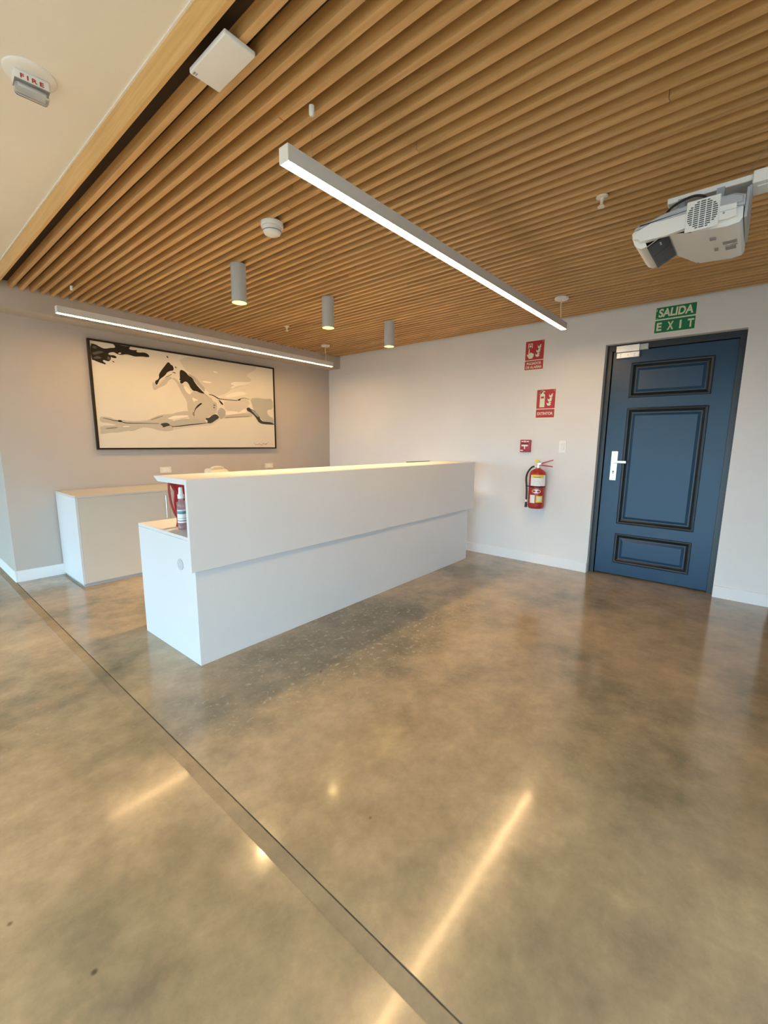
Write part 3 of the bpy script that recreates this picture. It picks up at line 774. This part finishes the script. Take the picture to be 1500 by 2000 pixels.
HAND = [[(.30, 1.0), (.30, .55), (.40, .55), (.42, .62), (.52, .63), (.56, .55), (.66, .57), (.70, .50), (.80, .50), (.84, .42), (.82, .20), (.70, .10), (.68, 0), (.24, 0), (.20, .12), (.06, .26), (-.02, .42), (.06, .48), (.18, .38), (.20, 1.0), (.25, 1.04)]]
# green exit sign
t = thing('exit_sign', (-.002, -4.395, 2.277), 'green SALIDA EXIT sign above the navy door', 'sign')
SY, SZ, SWd, SH = -4.244, 2.279, .304, .222
poly_on_wall([rrect(0, SWd, 0, SH, .003)], -.0002, 'glow', 'sign_board', t, SY, SZ, 1, .0018)
poly_on_wall([rrect(.006, SWd - .006, .120, SH - .006, .002)], -.002, 'signgreen', 'upper_field', t, SY, SZ)
poly_on_wall([rrect(.006, SWd - .006, .006, .108, .002)], -.002, 'signgreen', 'lower_field', t, SY, SZ)
text_mesh('lettering_top', 'SALIDA', 'glow', -.0026, SY - .026, SY - SWd + .026, SZ + .134, SZ + .204, t, .035, .08)
for ch, u0, u1 in (('E', .020, .058), ('X', .100, .146), ('I', .189, .203), ('T', .246, .290)):
    text_mesh('letter', ch, 'glow', -.0026, SY - u0, SY - u1, SZ + .022, SZ + .090, t, .035)
b = MB(); b.box(-.0028, -.0026, SY - .014, SY - .009, SZ + .185, SZ + .205); b.box(-.0028, -.0026, SY - .026, SY - .010, SZ + .126, SZ + .129)
b.build('fine_print', 'glow', t)['kind'] = 'stuff'

def red_sign(y0, z0, w, h, split, label):
    t = thing('fire_sign', (-.002, y0 - w / 2, z0), label, 'sign', 'red fire safety signs')
    poly_on_wall([rrect(0, w, 0, h, .003)], -.0002, 'glow', 'sign_board', t, y0, z0, 1, .0018)
    poly_on_wall([rrect(.007, w - .007, split + .004, h - .007, .002)], -.002, 'signred', 'picture_field', t, y0, z0)
    poly_on_wall([rrect(.007, w - .007, .007, split - .004, .002)], -.002, 'signred', 'text_field', t, y0, z0)
    poly_on_wall([[(.118 + u * .085, split + .028 + v * .125) for u, v in p] for p in FLAME], -.0026, 'glow', 'flame_pictogram', t, y0, z0)
    b = MB()
    for k in range(3): b.box(-.0028, -.0026, y0 - w + .014, y0 - w + .028, z0 + h - .016 - k * .005, z0 + h - .013 - k * .005)
    b.build('fine_print', 'stripe', t)['kind'] = 'stuff'
    return t
y0, z0, w, h, sp = -3.069, 2.074, .210, .302, .100
t = red_sign(y0, z0, w, h, sp, 'upper red sign with pressing hand reading PULSADOR DE ALARMA')
poly_on_wall([[(.024 + u * .088, sp + .020 + v * .098) for u, v in p] for p in HAND], -.0026, 'glow', 'hand_pictogram', t, y0, z0)
bq = [(.034, .142), (.080, .142), (.080, .185), (.034, .185)]
poly_on_wall([[(.034, sp + .126), (.034, sp + .172), (.080, sp + .172), (.080, sp + .126), (.073, sp + .126), (.073, sp + .165), (.041, sp + .165), (.041, sp + .126)]], -.0026, 'glow', 'button_pictogram', t, y0, z0)
b = MB(); b.lathe([(.011, -.0032), (.011, -.0026)], (0, y0 - .057, z0 + sp + .145), 'X', 20); b.build('button_dot', 'glow', t)
text_mesh('lettering_top', 'PULSADOR', 'glow', -.0026, y0 - .028, y0 - w + .028, z0 + .056, z0 + .083, t, .02)
text_mesh('lettering_bottom', 'DE ALARMA', 'glow', -.0026, y0 - .020, y0 - w + .020, z0 + .018, z0 + .045, t, .02)
y0, z0, w, h, sp = -3.223, 1.573, .206, .300, .096
t = red_sign(y0, z0, w, h, sp, 'lower red sign with extinguisher picture reading EXTINTOR')
poly_on_wall([[(.040, sp + .018), (.092, sp + .018), (.092, sp + .108), (.040, sp + .108)],
              [(.040, sp + .128), (.092, sp + .128), (.092, sp + .140), (.086, sp + .154), (.074, sp + .160), (.074, sp + .168), (.092, sp + .172), (.092, sp + .179), (.076, sp + .184), (.062, sp + .190), (.056, sp + .178), (.044, sp + .168), (.036, sp + .148), (.029, sp + .146), (.036, sp + .166), (.052, sp + .182), (.057, sp + .170), (.058, sp + .160), (.046, sp + .154), (.040, sp + .140)],
              [(.040, sp + .108), (.050, sp + .108), (.050, sp + .128), (.040, sp + .128)], [(.082, sp + .108), (.092, sp + .108), (.092, sp + .128), (.082, sp + .128)]],
             -.0026, 'glow', 'extinguisher_pictogram', t, y0, z0)
text_mesh('lettering', 'EXTINTOR', 'glow', -.0026, y0 - .022, y0 - w + .022, z0 + .034, z0 + .064, t, .02)

# fire alarm pull station
t = thing('alarm_pull_station', (-.02, -3.148, 1.216), 'small red alarm pull station with a white T handle', 'alarm')
MB().box(-.040, 0, -3.203, -3.091, 1.216, 1.348, .006, 2).build('body', 'crimson', t, True)
b = MB(); b.box(-.048, -.040, -3.181, -3.110, 1.278, 1.296, .002, 1); b.box(-.048, -.040, -3.152, -3.139, 1.250, 1.279, .002, 1); b.build('pull_handle', 'white', t)
MB().box(-.0412, -.040, -3.186, -3.106, 1.300, 1.312).build('slot', 'black', t)
b = MB()
b.lathe([(.009, -.0418), (.009, -.040)], (0, -3.145, 1.330), 'X', 16)
b.box(-.0412, -.040, -3.131, -3.106, 1.326, 1.335); b.box(-.0412, -.040, -3.188, -3.160, 1.326, 1.335); b.box(-.0412, -.040, -3.128, -3.098, 1.229, 1.240)
b.build('printed_marks', 'label', t)['kind'] = 'stuff'

# light switch
t = thing('light_switch', (-.005, -3.5325, 1.218), 'white wall switch plate left of the navy door', 'switch')
MB().box(-.008, 0, -3.569, -3.497, 1.218, 1.340, .002, 2).build('wall_plate', 'white', t)
for z0 in (1.246, 1.281):
    MB().box(-.013, -.008, -3.551, -3.516, z0, z0 + .033, .0015, 1).build('rocker', 'base', t)

# ================================================================== FIRE EXTINGUISHER
EX, EY = -.098, -3.330
t = thing('fire_extinguisher', (EX, EY, .625), 'red fire extinguisher with black hose hung on the wall', 'extinguisher')
R_ = .083
cyl = MB().lathe([(.055, .632), (.074, .630), (.080, .640), (R_, .655), (R_, .985), (.080, 1.005), (.066, 1.026), (.045, 1.040), (.026, 1.048), (.024, 1.056)], (EX, EY, 0), 'Z', 44).build('cylinder', 'red', t, True)
MB().lathe([(.020, 1.054), (.020, 1.085), (.016, 1.088), (.016, 1.108)], (EX, EY, 0), 'Z', 20).box(EX - .014, EX + .014, EY - .035, EY + .012, 1.088, 1.112, .003, 1).build('valve', 'alu', t, True)
b = MB()
b.prism([(EX - .010, EY + .012, 1.100), (EX - .010, EY - .040, 1.112), (EX - .010, EY - .150, 1.147), (EX - .010, EY - .152, 1.139), (EX - .010, EY - .042, 1.099), (EX - .010, EY + .010, 1.092)], (.020, 0, 0))
b.build('upper_lever', 'crimson', t)
b = MB()
b.prism([(EX - .010, EY - .020, 1.094), (EX - .010, EY - .060, 1.090), (EX - .010, EY - .146, 1.079), (EX - .010, EY - .146, 1.070), (EX - .010, EY - .060, 1.076), (EX - .010, EY - .020, 1.082)], (.020, 0, 0))
b.build('carry_handle', 'crimson', t)
MB().lathe([(.017, -.012), (.019, -.010), (.019, .004), (.015, .008)], (EX - .012, EY + .006, 1.128), 'X', 20).build('pressure_gauge', 'yellow', t, True)
MB().tube([(EX - .02, EY - .018, 1.118), (EX + .02, EY - .018, 1.118)], .003, 8).build('safety_pin', 'wire', t)
hose = [(EX - .01, EY + .020, 1.072), (EX - .015, EY + .060, 1.062), (EX - .022, EY + .098, 1.010), (EX - .026, EY + .112, .945), (EX - .028, EY + .104, .870), (EX - .028, EY + .098, .800), (EX - .028, EY + .096, .700)]
MB().tube(spline(hose, 8), .0095, 12).build('hose', 'black', t, True)
MB().tube([(EX - .006, EY + .010, 1.074), (EX - .012, EY + .034, 1.071)], .0125, 12).build('hose_fitting', 'label', t, True)
MB().tube([(EX - .028, EY + .096, .715), (EX - .028, EY + .096, .690)], .012, 12).build('nozzle_collar', 'label', t, True)
MB().tube([(EX - .028, EY + .096, .694), (EX - .028, EY + .097, .632)], .0115, 12, .014).build('nozzle', 'black', t, True)
MB().lathe([(R_ + .0012, .853), (R_ + .002, .856), (R_ + .002, .864), (R_ + .0012, .867)], (EX, EY, 0), 'Z', 44, False).tube([(EX - .028, EY + .080, .860), (EX - .032, EY + .106, .860)], .0055, 8).build('hose_strap', 'black', t, True)
def wrap(z0, z1, a0, a1, mat, name, off=.0006):
    MB().lathe([(R_ + off, z0), (R_ + off, z1)], (EX, EY, 0), 'Z', 20, False, math.radians(a0), math.radians(a1)).build(name, mat, cyl, True)
# angles: 180 faces the room, 270 points to the viewer's right
wrap(.872, .985, 150, 268, 'label', 'instruction_label')
wrap(.955, .988, 163, 245, 'yellow', 'yellow_band', .0011)
wrap(.958, .968, 175, 225, 'print', 'yellow_band_print', .0015)
for q in range(4): wrap(.885 + q * .016, .889 + q * .016, 172, 172 + 60 - q * 7, 'cap', 'label_print', .0011)
wrap(.690, .775, 152, 190, 'label', 'inspection_label')
wrap(.698, .768, 198, 246, 'yellow', 'inspection_label', .0006)
wrap(.712, .755, 206, 238, 'glow', 'inspection_print', .0011)
b = MB()
pts = []
for k in range(28):
    a = math.tau * k / 28
    ang = math.radians(198) + math.radians(31) * math.cos(a); pts.append((EX + (R_ + .0009) * math.cos(ang), EY + (R_ + .0009) * math.sin(ang), .815 + .021 * math.sin(a)))
cen = b.bm.verts.new(Vector((EX + (R_ + .0009) * math.cos(math.radians(198)), EY + (R_ + .0009) * math.sin(math.radians(198)), .815)))
vs = [b.bm.verts.new(Vector(p)) for p in pts]
for k in range(28): b.bm.faces.new((cen, vs[k], vs[(k + 1) % 28]))
b.build('oval_badge', 'label', cyl)
MB().box(-.022, -.001, EY - .025, EY + .025, .93, 1.03).build('wall_bracket', 'alu', t)

# ================================================================== THINGS ON AND BEHIND THE DESK
ZWT = .762 + .0002
# pump spray bottle
SX, SYy = -3.420, -2.371
t = thing('spray_bottle', (SX, SYy, ZWT), 'clear spray bottle with white cap on the desk end', 'bottle')
MB().lathe([(.024, ZWT), (.027, ZWT + 0.0046), (.027, ZWT + 0.1485), (.024, ZWT + 0.1682), (.013, ZWT + 0.1856), (.011, ZWT + 0.1949)], (SX, SYy, 0), 'Z', 32).build('bottle_body', 'clear', t, True)
MB().lathe([(.022, ZWT + 0.0046), (.0245, ZWT + 0.0070), (.0245, ZWT + 0.0348)], (SX, SYy, 0), 'Z', 32).build('liquid', 'pinkliq', t, True)
MB().lathe([(.0275, ZWT + 0.0418), (.0275, ZWT + 0.1218)], (SX, SYy, 0), 'Z', 32, False).build('paper_label', 'label', t, True)
MB().lathe([(.0279, ZWT + 0.0974), (.0279, ZWT + 0.1160)], (SX, SYy, 0), 'Z', 32, False).build('label_band', 'teal', t, True)
MB().lathe([(.0279, ZWT + 0.0510), (.0279, ZWT + 0.0580)], (SX, SYy, 0), 'Z', 32, False).build('label_text_line', 'print', t, True)
MB().lathe([(.0279, ZWT + 0.0673), (.0279, ZWT + 0.0731)], (SX, SYy, 0), 'Z', 32, False).build('label_text_line', 'cap', t, True)
MB().lathe([(.019, ZWT + 0.1926), (.019, ZWT + 0.2158), (.014, ZWT + 0.2204), (.011, ZWT + 0.2575), (.009, ZWT + 0.2610)], (SX, SYy, 0), 'Z', 28).build('spray_cap', 'white', t, True)

# red tote bag standing behind the bottle, one strap hanging free
t = thing('tote_bag', (-3.28, -2.272, ZWT), 'red fabric tote bag behind the spray bottle', 'bag')
def bag_pt(u, v, side):
    bulge = .028 * math.sin(math.pi * u) * (1 - .6 * v) + .006
    return Vector((-3.416 + .27 * u + .010 * math.sin(9 * v) * (1 - v), -2.270 + side * bulge, ZWT + .001 + .285 * v + .006 * math.sin(7 * u)  * v))
b = MB(); nu, nv = 12, 10
G = {}
for side in (-1, 1):
    for p in range(nu + 1):
        for q in range(nv + 1):
            G[side, p, q] = b.bm.verts.new(bag_pt(p / nu, q / nv, side))
for side in (-1, 1):
    for p in range(nu):
        for q in range(nv): b.bm.faces.new((G[side, p, q], G[side, p + 1, q], G[side, p + 1, q + 1], G[side, p, q + 1]))
for q in range(nv):
    for p in (0, nu): b.bm.faces.new((G[-1, p, q], G[1, p, q], G[1, p, q + 1], G[-1, p, q + 1]))
for p in range(nu): b.bm.faces.new((G[-1, p, 0], G[1, p, 0], G[1, p + 1, 0], G[-1, p + 1, 0]))
bagb = b.build('bag_body', 'redcloth', t, True)
b = MB()
for k in range(9):
    u = .04 + k * .035; hgt = .035 + .02 * ((k * 7) % 3)
    P = [bag_pt(u, .42, -1), bag_pt(u + .014, .42, -1), bag_pt(u + .014, .42 + hgt / .275, -1), bag_pt(u, .42 + hgt / .275, -1)]
    b.prism([(p.x, p.y - .0012, p.z) for p in P], (0, -.0006, 0))
b.build('printed_bars', 'stripe', bagb)['kind'] = 'stuff'
def strap(pts, w, name):
    P = spline(pts, 6); b = MB()
    d = Vector((.5, -.85, 0)).normalized() * w / 2; th = Vector((.85, .5, 0)).normalized() * .0018
    rings = [[b.bm.verts.new(p + s * d + q * th) for s, q in ((-1, -1), (1, -1), (1, 1), (-1, 1))] for p in P]
    for A, B_ in zip(rings, rings[1:]):
        for k in range(4): b.bm.faces.new((A[k], A[(k + 1) % 4], B_[(k + 1) % 4], B_[k]))
    b.bm.faces.new(rings[0]); b.bm.faces.new(rings[-1])
    b.build(name, 'darkred', t, True)
strap([(-3.400, -2.290, 1.035), (-3.425, -2.295, 1.064), (-3.452, -2.298, 1.062), (-3.458, -2.300, 1.000), (-3.450, -2.300, .920), (-3.432, -2.302, .850), (-3.410, -2.302, .812)], .014, 'shoulder_strap')
strap([(-3.446, -2.290, 1.068), (-3.438, -2.290, 1.045), (-3.424, -2.288, 1.010), (-3.408, -2.286, .985)], .022, 'shoulder_strap')

# monitor behind the counter: only its top edge shows
t = thing('monitor', (-.74, -2.19, ZWT), 'dark monitor whose top edge shows above the counter', 'monitor')
MB().box(-.948, -.530, -2.252, -2.225, .84, 1.1035, .004, 2).build('screen_case', 'black', t)
MB().box(-.938, -.540, -2.2252, -2.2240, .855, 1.095).build('screen_panel', 'screen', t)
MB().box(-.765, -.715, -2.240, -2.210, ZWT + .012, .88, .003, 1).build('stand_neck', 'black', t)
MB().box(-.855, -.625, -2.27, -2.10, ZWT, ZWT + .012, .004, 2).build('stand_foot', 'black', t)

# cream telephone base on the credenza, just above the counter line
t = thing('desk_phone', (-2.05, -.32, CZ), 'cream rounded device on the cabinet behind the counter', 'device')
b = MB(); b.prism([(-2.155, -.42, CZ + .0003), (-2.155, -.42, CZ + .085), (-2.155, -.36, CZ + .150), (-2.155, -.24, CZ + .168), (-2.155, -.20, CZ + .150), (-2.155, -.20, CZ + .0003)], (.215, 0, 0))
bmesh.ops.bevel(b.bm, geom=b.bm.edges[:], offset=.010, segments=2, affect='EDGES')
b.build('device_body', 'offw', t, True)
MB().tube(spline([(-2.135, -.33, CZ + .170), (-2.09, -.33, CZ + .182), (-2.03, -.33, CZ + .183), (-1.985, -.33, CZ + .170)], 5), .013, 12).build('handset', 'offw', t, True)

# wall sockets
def socket(x0, x1, label):
    z0, z1 = .942, 1.010
    t = thing('wall_socket', ((x0 + x1) / 2, -.004, z0), label, 'socket', 'cream wall sockets')
    MB().box(x0, x1, -.008, 0, z0, z1, .002, 1).build('socket_plate', 'offw', t)
    for k in (0, 1):
        xa = x0 + .030 + k * .036
        o = MB().box(xa, xa + .030, -.0095, -.008, z0 + .018, z1 - .018, .001, 1).build('outlet', 'white', t)
        MB().box(xa + .008, xa + .010, -.0098, -.0095, z0 + .027, z1 - .026).box(xa + .019, xa + .021, -.0098, -.0095, z0 + .027, z1 - .026).build('pin_slots', 'print', o)
socket(-2.564, -2.440, 'cream double wall socket above the cabinet end')
socket(-1.193, -1.062, 'cream double wall socket under the painting right corner')

# ================================================================== PROJECTOR ON ITS ARM
t = thing('projector', (-2.40, -4.75, 2.06), 'white short-throw projector hanging from a ceiling arm', 'projector')
XA, XB = -2.600, -2.215
prof = [(-4.585, 2.104), (-4.580, 2.128), (-4.596, 2.146), (-4.690, 2.160), (-4.780, 2.168), (-4.900, 2.166), (-4.918, 2.156),
        (-4.922, 2.090), (-4.914, 2.078), (-4.880, 2.073), (-4.775, 2.081), (-4.696, 2.106), (-4.636, 2.070), (-4.618, 2.066), (-4.602, 2.074), (-4.590, 2.090)]
b = MB(); b.prism([(XA, y, z) for y, z in prof], (XB - XA, 0, 0))
def taper(bm):
    for v in bm.verts:
        if v.co.x > -2.3: v.co.x -= .105 * min(1, max(0, (v.co.y + 4.775) / .08))
taper(b.bm)
bmesh.ops.bevel(b.bm, geom=[e for e in b.bm.edges if abs((e.verts[0].co - e.verts[1].co).x) < .001], offset=.018, segments=5, affect='EDGES')
body = b.build('projector_body', 'projw', t, True)
# grey upper shell
prof2 = [(-4.588, 2.136), (-4.602, 2.149), (-4.690, 2.164), (-4.785, 2.1725), (-4.895, 2.1705), (-4.9235, 2.158), (-4.9235, 2.126), (-4.85, 2.138), (-4.76, 2.144), (-4.68, 2.142)]
b = MB(); b.prism([(XA - .0015, y, z) for y, z in prof2], (XB - XA + .003, 0, 0)); taper(b.bm)
bmesh.ops.bevel(b.bm, geom=[e for e in b.bm.edges if abs((e.verts[0].co - e.verts[1].co).x) < .001], offset=.008, segments=3, affect='EDGES')
b.build('top_shell', 'projg', t, True)
# projection window in the slanted recess
def slant(f, g, off):      # f along the slope 0..1, g along x 0..1
    y = -4.634 + (-4.697 + 4.634) * f; z = 2.0700 + (2.1060 - 2.0700) * f
    n = Vector((0, -.488, -.873))
    return Vector((-2.574 + .240 * g, y, z)) + n * off
def slant_slab(f0, f1, g0, g1, o0, o1):
    P = [slant(f, g, o0) for f, g in ((f0, g0), (f1, g0), (f1, g1), (f0, g1))]
    return P, (Vector((0, -.488, -.873)) * (o1 - o0))
win = MB().prism(*slant_slab(.0, 1.0, 0, 1, -.001, .007)).build('lens_window', 'lens', t)
MB().prism(*slant_slab(.10, .90, .42, .92, .007, .0076)).build('inner_mirror', 'lens2', win)
MB().prism(*slant_slab(.55, .62, .08, .20, .007, .0076)).build('window_mark', 'projg', win)
# round ventilation grille in a square cover on the camera side
gy, gz, gr = -4.806, 2.128, .046
cover = MB().box(XA - .0035, XA, gy - .049, gy + .049, gz - .051, gz + .051, .002, 1).build('vent_cover', 'projw', t)
b = MB()
for r in range(13):
    for c in range(5):
        v = gz - .042 + r * .007; u0 = gy - .044 + c * .0182; u1 = u0 + .0150
        half = gr * gr - (v - gz) ** 2
        if half <= 0: continue
        half = math.sqrt(half)
        a, d = max(u0, gy - half), min(u1, gy + half)
        if d - a > .003: b.box(XA - .0042, XA - .0034, a, d, v - .0021, v + .0016)
b.build('vent_slots', 'ventdark', cover)['kind'] = 'stuff'
MB().box(XA - .0008, XA + .001, -4.914, -4.856, 2.118, 2.1192).build('panel_seam', 'projg', t)
MB().lathe([(.0035, -.001), (.0035, .001)], (XA - .0002, -4.868, 2.113), 'X', 10).build('status_light', 'print', t)
def under(x0, x1, y0, y1, z, nm, mat='print'):
    MB().box(x0, x1, y0, y1, z - .0008, z).build(nm, mat, t)
def bz(y): return 2.073 + (2.081 - 2.073) * max(0, (y + 4.880)) / .105
b = MB()
for (x0, x1, y0, y1) in ((-2.505, -2.480, -4.845, -4.826), (-2.440, -2.410, -4.905, -4.862), (-2.395, -2.390, -4.905, -4.868), (-2.380, -2.345, -4.900, -4.868), (-2.39, -2.36, -4.846, -4.834)):
    for k in range(4):
        xx = x0 + (x1 - x0) * k / 4
        b.box(xx, xx + (x1 - x0) / 6, y0, y1, 2.0715, 2.0735)
b.build('rating_labels', 'print', t)['kind'] = 'stuff'
# mounting: cradle, arm running back to the rear wall, stay wire, cables
b = MB()
b.box(-2.470, -2.366, -4.90, -4.70, 2.1725, 2.182); b.box(-2.58, -2.34, -4.932, -4.9245, 2.09, 2.185); b.box(-2.47, -2.37, -4.932, -4.9245, 2.185, 2.236)
for yy in (-4.72, -4.84):
    b.box(-2.480, -2.468, yy - .012, yy + .012, 2.175, 2.252); b.box(-2.368, -2.356, yy - .012, yy + .012, 2.175, 2.252)
b.build('mount_cradle', 'projg', t)
arm = MB().box(-2.476, -2.366, -6.285, -4.930, 2.236, 2.278, .003, 2).build('mounting_arm', 'white', t)
MB().box(-2.466, -2.376, -5.60, -4.670, 2.252, 2.272, .002, 1).build('inner_rail', 'white', arm)
MB().box(-2.446, -2.396, -5.10, -4.945, 2.2335, 2.236).build('cable_cover', 'white', arm)
MB().box(-2.56, -2.28, -6.299, -6.285, 2.10, 2.40, .003, 1).build('wall_plate', 'white', arm)
MB().tube([(-2.421, -4.895, 2.272), (-2.421, -5.065, H + .002)], .0015, 6).build('stay_wire', 'wire', arm)
def cab(pts, r, nm): MB().tube(spline(pts, 8), r, 8).build(nm, 'black', t, True)
cab([(-2.47, -4.790, 2.190), (-2.49, -4.800, 2.225), (-2.50, -4.760, 2.240), (-2.50, -4.700, 2.226), (-2.49, -4.664, 2.195), (-2.48, -4.652, 2.162)], .0045, 'power_cable')
cab([(-2.46, -4.82, 2.195), (-2.49, -4.780, 2.208), (-2.50, -4.715, 2.205), (-2.49, -4.672, 2.172)], .005, 'signal_cable')
b = MB(); b.box(-2.525, -2.48, -4.742, -4.700, 2.172, 2.192, .003, 1); b.build('plug', 'black', t)
